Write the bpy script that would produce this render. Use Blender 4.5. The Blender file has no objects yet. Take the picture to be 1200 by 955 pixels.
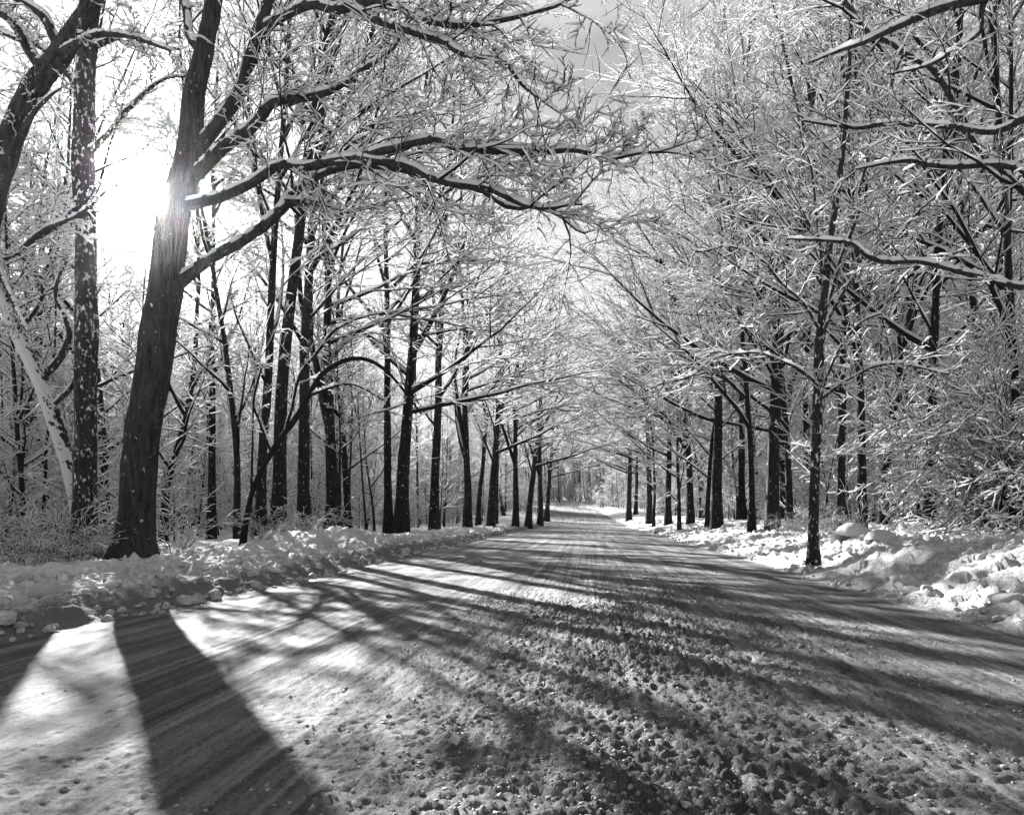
import bpy, math, random
import numpy as np

R = math.radians
scene = bpy.context.scene
COL = scene.collection

# ------------------------------------------------------------------ camera
PW, PH = 1200.0, 955.0          # photograph size used for pixel -> direction
FPX = 900.0                     # focal length in photograph pixels
HORIZ = 605.0                   # row of the level line
CAM_H = 0.95
YAW = R(5.71)                   # camera turned left of the road direction (+Y)
cam_data = bpy.data.cameras.new("camera")
cam = bpy.data.objects.new("camera", cam_data)
COL.objects.link(cam)
cam_data.sensor_width = 36.0
cam_data.lens = 36.0 * FPX / PW
cam_data.shift_y = (HORIZ - PH / 2) / PW
cam_data.clip_start = 0.05
cam_data.clip_end = 4000.0
cam.location = (0.0, 0.0, CAM_H)
cam.rotation_euler = (R(90), 0.0, YAW)
scene.camera = cam
FWD = np.array([-math.sin(YAW), math.cos(YAW), 0.0])
RGT = np.array([math.cos(YAW), math.sin(YAW), 0.0])
UP = np.array([0.0, 0.0, 1.0])
CAMP = np.array([0.0, 0.0, CAM_H])


def pix(px, py, depth):
    """photo pixel + depth along the view axis -> world point"""
    return CAMP + depth * (FWD + (px - PW / 2) / FPX * RGT + (HORIZ - py) / FPX * UP)


# ------------------------------------------------------------------ world, sun, exposure
sd = FWD + (160 - PW / 2) / FPX * RGT + (HORIZ - 230) / FPX * UP
sd = sd / np.linalg.norm(sd)
SUN_EL = math.asin(sd[2])
SUN_AZ = math.atan2(sd[0], sd[1])        # from +Y towards +X

world = bpy.data.worlds.new("World")
scene.world = world
world.use_nodes = True
wt = world.node_tree
wt.nodes.clear()
wo = wt.nodes.new("ShaderNodeOutputWorld")
wb = wt.nodes.new("ShaderNodeBackground")
sky = wt.nodes.new("ShaderNodeTexSky")
sky.sky_type = 'NISHITA'
sky.sun_disc = False
sky.sun_elevation = SUN_EL
sky.sun_rotation = SUN_AZ
sky.air_density = 1.0
sky.dust_density = 0.4
sky.ozone_density = 1.0
bw = wt.nodes.new("ShaderNodeRGBToBW")           # monochrome picture
wt.links.new(sky.outputs[0], bw.inputs[0])
tc = wt.nodes.new("ShaderNodeTexCoord")
dot = wt.nodes.new("ShaderNodeVectorMath"); dot.operation = 'DOT_PRODUCT'
dot.inputs[1].default_value = tuple(sd)
wt.links.new(tc.outputs['Generated'], dot.inputs[0])


def wmath(op, a, b):
    n = wt.nodes.new("ShaderNodeMath"); n.operation = op
    for i, v in enumerate((a, b)):
        if isinstance(v, (int, float)):
            n.inputs[i].default_value = v
        elif v is not None:
            wt.links.new(v, n.inputs[i])
    return n.outputs[0]


dcl = wmath('MAXIMUM', dot.outputs['Value'], 0.0)
aure = wmath('ADD', wmath('MULTIPLY', wmath('POWER', dcl, 400.0), 0.7),
             wmath('MULTIPLY', wmath('POWER', dcl, 6000.0), 200.0))
# thin high cloud veil
cn = wt.nodes.new("ShaderNodeTexNoise"); cn.inputs['Scale'].default_value = 3.0
cn.inputs['Detail'].default_value = 6.0
cmap = wt.nodes.new("ShaderNodeMapping"); cmap.inputs['Scale'].default_value = (1.0, 1.6, 5.0)
wt.links.new(tc.outputs['Generated'], cmap.inputs[0])
wt.links.new(cmap.outputs[0], cn.inputs['Vector'])
cr = wt.nodes.new("ShaderNodeMapRange")
cr.inputs['From Min'].default_value = 0.4; cr.inputs['From Max'].default_value = 0.75
cr.inputs['To Min'].default_value = 1.0; cr.inputs['To Max'].default_value = 1.6
wt.links.new(cn.outputs[0], cr.inputs[0])
veil = wmath('POWER', bw.outputs[0], 0.5)        # thin high veil evens out the sky
lum = wmath('ADD', wmath('MULTIPLY', veil, cr.outputs[0]), aure)
wt.links.new(lum, wb.inputs['Color'])
wb.inputs['Strength'].default_value = 0.054
wt.links.new(wb.outputs[0], wo.inputs[0])

sun_d = bpy.data.lights.new("sun", 'SUN')
sun_d.energy = 5.0
sun_d.angle = R(0.5)
sun_d.color = (1.0, 1.0, 1.0)
sun = bpy.data.objects.new("sun", sun_d)
COL.objects.link(sun)
from mathutils import Vector
sun.rotation_euler = Vector(tuple(sd)).to_track_quat('Z', 'Y').to_euler()
sun.location = (-20, 30, 30)

scene.render.engine = 'CYCLES'
scene.view_settings.view_transform = 'Standard'
scene.view_settings.look = 'None'
scene.view_settings.gamma = 1.0
scene.view_settings.exposure = 2.45
scene.view_settings.use_curve_mapping = False
scene.cycles.use_denoising = True
scene.cycles.max_bounces = 5
scene.cycles.diffuse_bounces = 3
scene.cycles.glossy_bounces = 2
scene.cycles.transmission_bounces = 3
scene.cycles.transparent_max_bounces = 4
scene.cycles.sample_clamp_indirect = 2.0


# ------------------------------------------------------------------ numpy noise
def _h(ix, iy, seed):
    n = (ix.astype(np.int64) * 374761393 + iy.astype(np.int64) * 668265263 + seed * 1442695041) & 0xFFFFFFFF
    n = ((n ^ (n >> 13)) * 1274126177) & 0xFFFFFFFF
    n = n ^ (n >> 16)
    return (n & 0xFFFFFF) / float(0xFFFFFF)


def vn(x, y, seed=0):
    x = np.asarray(x, float); y = np.asarray(y, float)
    ix = np.floor(x); iy = np.floor(y)
    fx = x - ix; fy = y - iy
    fx = fx * fx * fx * (fx * (fx * 6 - 15) + 10); fy = fy * fy * fy * (fy * (fy * 6 - 15) + 10)
    a = _h(ix, iy, seed); b = _h(ix + 1, iy, seed); c = _h(ix, iy + 1, seed); d = _h(ix + 1, iy + 1, seed)
    return (a + (b - a) * fx) * (1 - fy) + (c + (d - c) * fx) * fy


def fbm(x, y, octv=4, seed=0, gain=0.5):
    s = 0; a = 1.0; t = 0
    for o in range(octv):
        s = s + a * vn(x, y, seed + o * 17); t += a
        x = x * 2.03 + 11.3; y = y * 2.03 + 5.7; a *= gain
    return s / t


def sst(a, b, x):
    t = np.clip((x - a) / (b - a), 0, 1)
    return t * t * (3 - 2 * t)


# ------------------------------------------------------------------ terrain functions
def centre(y):
    y = np.asarray(y, float)
    return -0.3 - 0.0008 * np.clip(y - 60, 0, None) ** 2 - 0.012 * np.clip(y - 105, 0, 120) ** 2


def rise(y):
    y = np.asarray(y, float)
    a = np.clip(y - 60, 0, 60)
    return 0.0007 * a ** 2 + np.clip(y - 120, 0, None) * 0.03


def edge_left(y):
    return -3.95 + 0.35 * (fbm(np.asarray(y) * 0.35, 3.1, 3, 5) - 0.5) + 0.12 * (vn(np.asarray(y) * 3.1, 1.2, 8) - 0.5)


def edge_right(y):
    return 3.75 + 0.7 * (fbm(np.asarray(y) * 0.16, 7.7, 3, 6) - 0.5) + 0.2 * (vn(np.asarray(y) * 2.3, 4.2, 9) - 0.5)


def lumps(x, y, seed):
    """rounded lumps of ploughed snow, 0..1"""
    n1 = fbm(x * 3.1, y * 3.1, 2, seed)
    n2 = np.abs(fbm(x * 6.5, y * 6.5, 2, seed + 3) - 0.5) * 2
    n3 = np.abs(fbm(x * 17.0, y * 17.0, 2, seed + 7) - 0.5) * 2
    return 0.5 * n1 + 0.32 * (1 - n2) + 0.18 * (1 - n3)


MOUNDS = []      # x, y, height, radius x, radius y


def terrain(x, y, detail=True):
    x = np.asarray(x, float); y = np.asarray(y, float)
    s = x - centre(y)
    ul = edge_left(y) - s          # >0 outside the left road edge
    ur = s - edge_right(y)
    z = rise(y)
    rough = fbm(x * 0.22, y * 0.22, 3, 21) - 0.5
    left = 0.12 * sst(0, 0.45, ul) + 0.14 * sst(0.2, 1.9, ul) + 0.16 * (fbm(x * 0.8, y * 0.8, 2, 23) - 0.5) * sst(0.2, 1.0, ul) + 0.22 * rough * sst(1, 5, ul)
    far = sst(10, 26, y)
    right = (0.55 - 0.17 * far) * sst(0, 1.7 + 0.5 * far, ur) + 0.35 * sst(1.5, 5.0, ur) + 0.3 * rough * sst(1, 5, ur)
    out = np.where(s < 0, left, right)
    if detail:
        lm = lumps(x, y, 31)
        wl = sst(-0.02, 0.35, ul) * (1 - 0.75 * sst(1.6, 4.5, ul))
        wr = sst(-0.02, 0.5, ur) * (1 - 0.7 * sst(2.6, 5.5, ur))
        out = out + (lm - 0.5) * np.where(s < 0, 0.32 * wl, 0.30 * wr)
    for mx, my, mh, rx, ry in MOUNDS:
        out = out + mh * np.exp(-((x - mx) / rx) ** 2 - ((y - my) / ry) ** 2)
    return z + out


def zt(x, y):
    return float(terrain(np.array([x]), np.array([y]), False)[0])


def on_ground(px, depth):
    """point of the terrain seen in photo column px at this depth"""
    p = pix(px, HORIZ, depth)
    return np.array([p[0], p[1], zt(p[0], p[1])])


mp = pix(400, 615, 19.0)
MOUNDS.append((mp[0], mp[1], 0.30, 1.3, 2.4))
mp = pix(345, 630, 17.0)
MOUNDS.append((mp[0], mp[1], 0.18, 0.8, 1.3))


# ------------------------------------------------------------------ mesh helper
def mesh_np(name, verts, quads, mat, tris=None):
    me = bpy.data.meshes.new(name)
    verts = np.asarray(verts, np.float32).reshape(-1, 3)
    quads = np.asarray(quads, np.int32).reshape(-1, 4)
    nt = 0 if tris is None else len(tris)
    me.vertices.add(len(verts))
    me.vertices.foreach_set("co", verts.ravel())
    me.loops.add(len(quads) * 4 + nt * 3)
    me.polygons.add(len(quads) + nt)
    idx = quads.ravel()
    st = np.arange(len(quads), dtype=np.int32) * 4
    if nt:
        idx = np.concatenate([idx, np.asarray(tris, np.int32).ravel()])
        st = np.concatenate([st, len(quads) * 4 + np.arange(nt, dtype=np.int32) * 3])
    me.loops.foreach_set("vertex_index", idx.astype(np.int32))
    me.polygons.foreach_set("loop_start", st)
    me.update(calc_edges=True)
    if mat is not None:
        me.materials.append(mat)
    return me


def grid_quads(nr, nc):
    i = np.arange(nr - 1)[:, None] * nc + np.arange(nc - 1)[None, :]
    return np.stack([i, i + 1, i + nc + 1, i + nc], -1).reshape(-1, 4)


def link(name, me, parent=None):
    o = bpy.data.objects.new(name, me)
    COL.objects.link(o)
    if parent is not None:
        o.parent = parent
    return o


def tag(o, label, cat, group=None):
    o["label"] = label; o["category"] = cat
    if group:
        o["group"] = group
    return o


def attr(me, name, vals):
    a = me.attributes.new(name, 'FLOAT', 'POINT')
    a.data.foreach_set("value", np.asarray(vals, np.float32).ravel())


# ------------------------------------------------------------------ materials
def new_mat(name):
    m = bpy.data.materials.new(name); m.use_nodes = True
    nt = m.node_tree; nt.nodes.clear()
    return m, nt, nt.nodes.new("ShaderNodeOutputMaterial")


def N(nt, t, **kw):
    n = nt.nodes.new(t)
    for k, v in kw.items():
        if k in n.inputs:
            n.inputs[k].default_value = v
        else:
            setattr(n, k, v)
    return n


def noise(nt, vec, scale, detail=3.0, rough=0.55, stretch=None):
    n = N(nt, "ShaderNodeTexNoise", Scale=scale, Detail=detail, Roughness=rough)
    if stretch:
        mpn = N(nt, "ShaderNodeMapping", Scale=stretch)
        nt.links.new(vec, mpn.inputs[0]); vec = mpn.outputs[0]
    nt.links.new(vec, n.inputs['Vector'])
    return n.outputs[0]


def ramp(nt, fac, stops):
    r = nt.nodes.new("ShaderNodeValToRGB")
    while len(r.color_ramp.elements) < len(stops):
        r.color_ramp.elements.new(0.5)
    for e, (p, v) in zip(r.color_ramp.elements, stops):
        e.position = p; e.color = (v, v, v, 1)
    nt.links.new(fac, r.inputs[0])
    return r.outputs[0]


def mth(nt, op, a, b=None, clamp=False):
    n = nt.nodes.new("ShaderNodeMath"); n.operation = op; n.use_clamp = clamp
    for i, v in enumerate((a, b)):
        if v is None:
            continue
        if isinstance(v, (int, float)):
            n.inputs[i].default_value = v
        else:
            nt.links.new(v, n.inputs[i])
    return n.outputs[0]


def mixv(nt, f, a, b):
    n = nt.nodes.new("ShaderNodeMix"); n.data_type = 'FLOAT'
    for sock, v in ((n.inputs[0], f), (n.inputs[2], a), (n.inputs[3], b)):
        if isinstance(v, (int, float)):
            sock.default_value = v
        else:
            nt.links.new(v, sock)
    return n.outputs[0]


def bump(nt, h, strength, dist):
    b = N(nt, "ShaderNodeBump", Strength=strength, Distance=dist)
    nt.links.new(h, b.inputs['Height'])
    return b.outputs[0]


def mat_branch_snow():
    m, nt, out = new_mat("branch_snow")
    p = N(nt, "ShaderNodeBsdfPrincipled", Roughness=0.85)
    p.inputs['Specular IOR Level'].default_value = 0.15
    p.inputs['Base Color'].default_value = (0.93, 0.93, 0.93, 1)
    t = N(nt, "ShaderNodeBsdfTranslucent"); t.inputs[0].default_value = (0.93, 0.93, 0.93, 1)
    mx = N(nt, "ShaderNodeMixShader"); mx.inputs[0].default_value = 0.45
    nt.links.new(p.outputs[0], mx.inputs[1]); nt.links.new(t.outputs[0], mx.inputs[2])
    nt.links.new(mx.outputs[0], out.inputs[0])
    return m


def mat_bark(name, lo, hi, snow_at, scale=1.0):
    """dark bark with furrows; wind-packed snow sticks to it above the snow_at noise level"""
    m, nt, out = new_mat(name)
    c = nt.nodes.new("ShaderNodeTexCoord").outputs['Object']
    fur = noise(nt, c, 14.0 * scale, 4, 0.65, (1.0, 1.0, 0.16))
    big = noise(nt, c, 55.0 * scale, 3, 0.6, (1.0, 1.0, 0.35))
    col = ramp(nt, mth(nt, 'ADD', mth(nt, 'MULTIPLY', fur, 0.62), mth(nt, 'MULTIPLY', big, 0.38)),
               [(0.35, lo), (0.68, hi)])
    sn = noise(nt, c, 15.0, 5, 0.62, (1.0, 1.0, 0.6))
    sf = N(nt, "ShaderNodeMapRange"); sf.inputs['From Min'].default_value = snow_at
    sf.inputs['From Max'].default_value = snow_at + 0.04
    nt.links.new(sn, sf.inputs[0])
    p = N(nt, "ShaderNodeBsdfPrincipled", Roughness=0.85)
    p.inputs['Specular IOR Level'].default_value = 0.25
    nt.links.new(mixv(nt, sf.outputs[0], col, 0.8), p.inputs['Base Color'])
    hh = mth(nt, 'ADD', mth(nt, 'ADD', fur, mth(nt, 'MULTIPLY', big, 0.45)), mth(nt, 'MULTIPLY', sf.outputs[0], 0.5))
    nt.links.new(bump(nt, hh, 1.0, 0.05), p.inputs['Normal'])
    nt.links.new(p.outputs[0], out.inputs[0])
    return m


def mat_twig():
    m, nt, out = new_mat("twig_bark")
    p = N(nt, "ShaderNodeBsdfPrincipled", Roughness=0.8)
    p.inputs['Base Color'].default_value = (0.011, 0.011, 0.011, 1)
    p.inputs['Specular IOR Level'].default_value = 0.2
    nt.links.new(p.outputs[0], out.inputs[0])
    return m


def mat_ground_snow():
    m, nt, out = new_mat("ground_snow")
    c = nt.nodes.new("ShaderNodeTexCoord").outputs['Object']
    a = nt.nodes.new("ShaderNodeAttribute"); a.attribute_name = "dirt"
    n1 = noise(nt, c, 9.0, 5, 0.65)
    n2 = noise(nt, c, 45.0, 4, 0.7)
    n3 = noise(nt, c, 1.2, 3)
    d = mth(nt, 'ADD', a.outputs['Fac'], mth(nt, 'MULTIPLY', mth(nt, 'SUBTRACT', n1, 0.5), 1.5))
    d = mth(nt, 'ADD', d, mth(nt, 'MULTIPLY', mth(nt, 'SUBTRACT', n2, 0.5), 1.1))
    dirt = ramp(nt, d, [(0.18, 0.0), (0.95, 1.0)])
    base = ramp(nt, n3, [(0.3, 0.62), (0.7, 0.80)])
    p = N(nt, "ShaderNodeBsdfPrincipled", Roughness=0.8)
    p.inputs['Specular IOR Level'].default_value = 0.25
    nt.links.new(mixv(nt, dirt, base, 0.17), p.inputs['Base Color'])
    h = mth(nt, 'ADD', mth(nt, 'MULTIPLY', noise(nt, c, 22.0, 5, 0.65), 1.0), mth(nt, 'MULTIPLY', n2, 0.4))
    nt.links.new(bump(nt, h, 0.8, 0.05), p.inputs['Normal'])
    nt.links.new(p.outputs[0], out.inputs[0])
    return m


def mat_road():
    m, nt, out = new_mat("packed_snow_road")
    c = nt.nodes.new("ShaderNodeTexCoord").outputs['Object']
    streak = noise(nt, c, 1.0, 6, 0.62, (5.0, 0.16, 1.0))
    fine = noise(nt, c, 1.0, 5, 0.7, (40.0, 6.0, 1.0))
    grit = noise(nt, c, 70.0, 5, 0.8)
    blot = noise(nt, c, 1.1, 4, 0.6)
    lines = noise(nt, c, 1.0, 4, 0.6, (22.0, 0.10, 1.0))
    v = mth(nt, 'ADD', mth(nt, 'MULTIPLY', streak, 0.32), mth(nt, 'MULTIPLY', fine, 0.12))
    v = mth(nt, 'ADD', v, mth(nt, 'MULTIPLY', lines, 0.22))
    v = mth(nt, 'ADD', v, mth(nt, 'MULTIPLY', grit, 0.23))
    v = mth(nt, 'ADD', v, mth(nt, 'MULTIPLY', blot, 0.11))
    col = ramp(nt, v, [(0.38, 0.022), (0.49, 0.13), (0.61, 0.48)])
    p = N(nt, "ShaderNodeBsdfPrincipled", Roughness=0.7)
    p.inputs['Specular IOR Level'].default_value = 0.2
    nt.links.new(col, p.inputs['Base Color'])
    h = mth(nt, 'ADD', mth(nt, 'MULTIPLY', fine, 0.5), mth(nt, 'MULTIPLY', grit, 0.6))
    nt.links.new(bump(nt, h, 1.0, 0.045), p.inputs['Normal'])
    nt.links.new(p.outputs[0], out.inputs[0])
    return m


def mat_slush():
    m, nt, out = new_mat("slush")
    c = nt.nodes.new("ShaderNodeTexCoord").outputs['Object']
    p = N(nt, "ShaderNodeBsdfPrincipled", Roughness=0.6)
    nt.links.new(ramp(nt, noise(nt, c, 30.0, 4, 0.7), [(0.35, 0.05), (0.64, 0.45)]), p.inputs['Base Color'])
    nt.links.new(bump(nt, noise(nt, c, 160.0, 3, 0.7), 0.7, 0.006), p.inputs['Normal'])
    nt.links.new(p.outputs[0], out.inputs[0])
    return m


M_SNOW = mat_branch_snow()
M_TWIG = mat_twig()
M_BARK = mat_bark("bark", 0.004, 0.035, 0.64)
M_BARK_HERO = mat_bark("furrowed_bark", 0.002, 0.075, 0.65, 1.3)
M_BARK_SNOWY = mat_bark("snow_plastered_bark", 0.006, 0.06, 0.57)
M_GROUND = mat_ground_snow()
M_ROAD = mat_road()
M_SLUSH = mat_slush()


# ------------------------------------------------------------------ ground, banks, road
def structure(name, me):
    o = link(name, me); o["kind"] = "structure"; return o


def geom_rows(a, b, d0, ratio):
    ys = [a]
    while ys[-1] < b:
        ys.append(ys[-1] + max(d0, abs(ys[-1]) * ratio))
    return np.array(ys)


def build_ground():
    xs = np.concatenate([-np.geomspace(1500, 60, 18), np.linspace(-55, 55, 150), np.geomspace(60, 1500, 18)])
    ys = np.concatenate([-np.geomspace(300, 8, 10), np.linspace(-6, 60, 110), np.linspace(62, 220, 70), np.geomspace(230, 2500, 16)])
    X, Y = np.meshgrid(xs, ys)
    s = X - centre(Y)
    Z = terrain(X, Y, False)
    on_road = (s > edge_left(Y) - 3.6) & (s < edge_right(Y) + 5.0) & (Y < 172) & (Y > -5)
    Z = np.where(on_road, Z - 0.5, Z - 0.02)
    hr = sst(0, 1, np.ones_like(Z))
    me = mesh_np("ground", np.stack([X, Y, Z], -1), grid_quads(len(ys), len(xs)), M_GROUND)
    attr(me, "dirt", np.full(X.size, -0.25))
    structure("ground", me)


def build_bank(side):
    ys = geom_rows(-4.0, 175, 0.04, 0.010)
    nu = 140
    u = np.concatenate([[-0.06], np.linspace(0.0, 1.8, 85), 1.8 + np.geomspace(0.03, 3.6, nu - 86)]) if side < 0 else \
        np.concatenate([[-0.06], np.linspace(0.0, 3.0, 95), 3.0 + np.geomspace(0.04, 3.8, nu - 96)])
    U, Y = np.meshgrid(u, ys)
    if side < 0:
        X = centre(Y) + edge_left(Y) - U
    else:
        X = centre(Y) + edge_right(Y) + U
    Z = terrain(X, Y)
    # crusty chunks
    ch = np.clip(fbm(X * 5.1, Y * 5.1, 2, 77) - 0.56, 0, 1) * 0.28 * sst(0.1, 0.6, U)
    Z = Z + ch + 0.012 * (fbm(X * 30, Y * 30, 2, 78) - 0.5) * 2 * sst(0, .1, U)
    last = sst(u[-1] - 0.7, u[-1], U)
    Z = Z - 0.25 * last
    Z[:, 0] = rise(Y[:, 0]) - 0.05
    q = grid_quads(len(ys), nu)
    if side < 0:
        q = q[:, ::-1]
    me = mesh_np("snow_bank", np.stack([X, Y, Z], -1), q, M_GROUND)
    if side < 0:
        dirt = 0.75 * (1 - sst(0.1, 0.8, U)) + 0.34 * (1 - sst(0.8, 2.6, U)) + 0.04
    else:
        dirt = 0.4 * (1 - sst(0.0, 0.4, U)) + 0.42 * (1 - sst(1.0, 3.4, U)) * (1 - 0.6 * sst(9, 18, Y)) + 0.10
    attr(me, "dirt", dirt)
    structure("snow_bank", me)


def road_churn(s, Y):
    near = 1 - sst(6.0, 15, Y)
    c = np.exp(-((s - 0.75) / 1.5) ** 2) + 0.14
    return c * (0.3 + 0.7 * near) * (0.5 + 0.9 * vn(s * 1.3, Y * 0.8, 55))


def road_z(X, Y):
    s = X - centre(Y)
    Z = rise(Y) + 0.03 * (1 - (s / 4.0) ** 2)
    ch = road_churn(s, Y)
    c1 = fbm(X * 37, Y * 34, 2, 41)
    c2 = fbm(X * 55, Y * 50, 2, 43)
    Z = Z + ch * (np.clip(c1 - 0.42, 0, 1) * 0.07 + (1 - np.abs(c2 - 0.5) * 2) * 0.009)
    Z = Z + 0.008 * (vn(s * 16, Y * 0.35, 51) - 0.5) + 0.007 * (vn(s * 34, Y * 0.8, 52) - 0.5)
    return Z + 0.02 * (fbm(s * 1.6, Y * 0.12, 2, 53) - 0.5)


def build_road():
    vs = []; qs = []; n = 0
    un = np.concatenate([np.linspace(0, 0.20, 70, endpoint=False), np.linspace(0.20, 0.88, 360, endpoint=False), np.linspace(0.88, 1, 50)])
    for ys, u in ((geom_rows(1.2, 14.0, 0.0135, 0.0060), un), (geom_rows(13.95, 176, 0.08, 0.008), np.linspace(0, 1, 180)), (np.linspace(-4, 1.22, 60), np.linspace(0, 1, 160))):
        U, Y = np.meshgrid(u, ys)
        EL = centre(Y) + edge_left(Y) - 0.12; ER = centre(Y) + edge_right(Y) + 0.12
        X = EL + (ER - EL) * U
        Z = road_z(X, Y) - (0.004 if ys[0] != 1.2 else 0)
        vs.append(np.stack([X, Y, Z], -1).reshape(-1, 3)); qs.append(grid_quads(len(ys), len(u)) + n); n += X.size
    structure("road", mesh_np("road", np.concatenate(vs), np.concatenate(qs), M_ROAD))


def lump_field(name, label, cat, X, Y, Z, r, mat, seed, dirt=None):
    rng = np.random.default_rng(seed)
    ico = [(0, 0, 1)] + [(math.cos(a) * .894, math.sin(a) * .894, .447) for a in np.arange(5) * 1.2566] + \
          [(math.cos(a) * .894, math.sin(a) * .894, -.447) for a in np.arange(5) * 1.2566 + .628]
    ico = np.array(ico)
    tr = [(0, i + 1, (i + 1) % 5 + 1) for i in range(5)]
    for i in range(5):
        a, b = i + 1, (i + 1) % 5 + 1; c, e = i + 6, (i + 1) % 5 + 6
        tr += [(a, c, b), (b, c, e)]
    tr = np.array(tr); n = len(X)
    v = ico[None] * (1 + rng.normal(0, 0.2, (n, 11, 1)))
    sc = r[:, None] * rng.uniform(0.7, 1.4, (n, 3)) * np.array([1, 1, .8])
    v = v * sc[:, None, :] + np.stack([X, Y, Z + r * 0.3], 1)[:, None, :]
    t = (tr[None] + (np.arange(n) * 11)[:, None, None]).reshape(-1, 3)
    me = mesh_np(name, v, np.zeros((0, 4)), mat, t)
    if dirt is not None:
        attr(me, "dirt", np.repeat(dirt, 11))
    o = link(name, me); o["kind"] = "stuff"
    tag(o, label, cat)


def build_crumbs():
    rng = np.random.default_rng(78)
    for side, nm in ((-1, "left"), (1, "right")):
        n = 3800
        Y = 3 + 45 * rng.random(n) ** 1.8
        U = rng.random(n) ** (1.3 if side < 0 else 1.0) * (2.6 if side < 0 else 2.8)
        X = centre(Y) + (edge_left(Y) - U if side < 0 else edge_right(Y) + U)
        keep = vn(X * 1.6, Y * 1.6, 95) > 0.38
        X = X[keep]; Y = Y[keep]; U = U[keep]
        r = np.minimum(np.exp(rng.normal(math.log(0.028), 0.5, len(X))), 0.085)
        dirt = np.where(U < 0.6, 0.5, 0.3 if side < 0 else 0.3)
        lump_field("snow_crumbs", "crumbled ploughed snow strewn over the %s bank" % nm, "snow crumbs", X, Y, terrain(X, Y), r, M_GROUND, 79 + side, dirt)


def build_clods():
    """loose slush clods churned up by tyres: too many to count"""
    rng = np.random.default_rng(77)
    ico = [(0, 0, 1)] + [(math.cos(a) * .894, math.sin(a) * .894, .447) for a in np.arange(5) * 1.2566] + \
          [(math.cos(a) * .894, math.sin(a) * .894, -.447) for a in np.arange(5) * 1.2566 + .628]
    ico = np.array(ico)
    tr = [(0, i + 1, (i + 1) % 5 + 1) for i in range(5)]
    for i in range(5):
        a, b = i + 1, (i + 1) % 5 + 1; c, e = i + 6, (i + 1) % 5 + 6
        tr += [(a, c, b), (b, c, e)]
    tr = np.array(tr)
    Y = 1.6 + 12 * rng.random(95000) ** 1.8
    S = rng.uniform(-3.8, 3.7, 95000)
    p = road_churn(S, Y) ** 1.3
    clus = vn(S * 3.2, Y * 2.6, 91)
    ok = rng.random(95000) < p * np.clip(clus * 1.9 - 0.45, 0.03, 1) * 0.8 * np.where(S < -1.0, 0.06, 1)
    S = S[ok]; Y = Y[ok]; n = len(S)
    X = S + centre(Y)
    r = np.exp(rng.normal(math.log(0.0042), 0.5, n)) * (0.8 + 0.5 * clus[ok])
    r = np.minimum(r, 0.011)
    v = ico[None] * (1 + rng.normal(0, 0.22, (n, 11, 1)))
    sc = r[:, None] * rng.uniform(0.6, 1.5, (n, 3)) * np.array([1, 1, .8])
    v = v * sc[:, None, :] + np.stack([X, Y, road_z(X, Y) + r * 0.1], 1)[:, None, :]
    t = (tr[None] + (np.arange(n) * 11)[:, None, None]).reshape(-1, 3)
    me = mesh_np("slush_clods", v, np.zeros((0, 4)), M_SLUSH, t)
    o = link("slush_clods", me); o["kind"] = "stuff"
    tag(o, "loose clods of churned slush scattered over the packed snow road", "slush")
    print("clods", n)


build_ground()
build_bank(-1)
build_bank(1)
build_road()
build_clods()
build_crumbs()


# ------------------------------------------------------------------ tree growing
def nrm(v):
    return v / np.maximum(np.linalg.norm(v, axis=-1, keepdims=True), 1e-9)


def grow(rng, P, D, L, r0, nseg, wig, trop=(0, 0, 0), tip=0.12, droop=0.0):
    """N polylines grown at once -> pts (N, nseg+1, 3), rad (N, nseg+1)"""
    n = len(P)
    pts = np.zeros((n, nseg + 1, 3)); pts[:, 0] = P
    D = nrm(D.copy()); trop = np.asarray(trop, float)
    step = (L / nseg)[:, None]
    for i in range(nseg):
        P = P + D * step
        pts[:, i + 1] = P
        D = D + rng.normal(0, wig, (n, 3)) + trop
        D[:, 2] -= droop * (i + 1) / nseg
        D = nrm(D)
    t = np.linspace(0, 1, nseg + 1)[None, :]
    rad = r0[:, None] * (1 - (1 - tip) * t ** 0.85)
    return pts, rad


def plen(pts):
    return np.linalg.norm(np.diff(pts, axis=1), axis=2).sum(1)


def spawn(rng, par, per, t0, t1, ang, angsd, lfrac, ltaper, rk, nseg, wig, trop=(0, 0, 0), flat=0.0,
          droop=0.0, pull=None, lvar=0.3, rmin=0.0075, cover=None):
    pts, rad = par
    n, m, _ = pts.shape
    L = plen(pts)
    idx = np.repeat(np.arange(n), per)
    k = np.tile(np.arange(per), n)
    t = t0 + (t1 - t0) * (k + rng.random(len(idx))) / per
    f = t * (m - 1); i0 = np.minimum(f.astype(int), m - 2); fr = (f - i0)[:, None]
    A = pts[idx, i0]; B = pts[idx, i0 + 1]
    P = A + (B - A) * fr
    T = nrm(B - A)
    rp = rad[idx, i0] * (1 - fr[:, 0]) + rad[idx, i0 + 1] * fr[:, 0]
    rnd = rng.normal(0, 1, (len(idx), 3))
    perp = nrm(rnd - T * (rnd * T).sum(1, keepdims=True))
    if flat > 0:
        lat = nrm(np.cross(T, np.array([0, 0, 1.0])) + 1e-6)
        sgn = np.where((k + idx) % 2 == 0, 1.0, -1.0)[:, None]
        perp = nrm(perp * (1 - flat) + lat * sgn * flat)
    a = np.radians(rng.normal(ang, angsd, len(idx)))[:, None]
    D = np.cos(a) * T + np.sin(a) * perp
    if pull is not None:
        D = nrm(D + np.asarray(pull))
    LL = L[idx] * lfrac * (1 - ltaper * t) * np.exp(rng.normal(0, lvar, len(idx)))
    r0 = np.maximum(np.minimum(rp * 0.8, LL * rk), rmin)
    return grow(rng, P, D, LL, r0, nseg, wig, trop, droop=droop)


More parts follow.
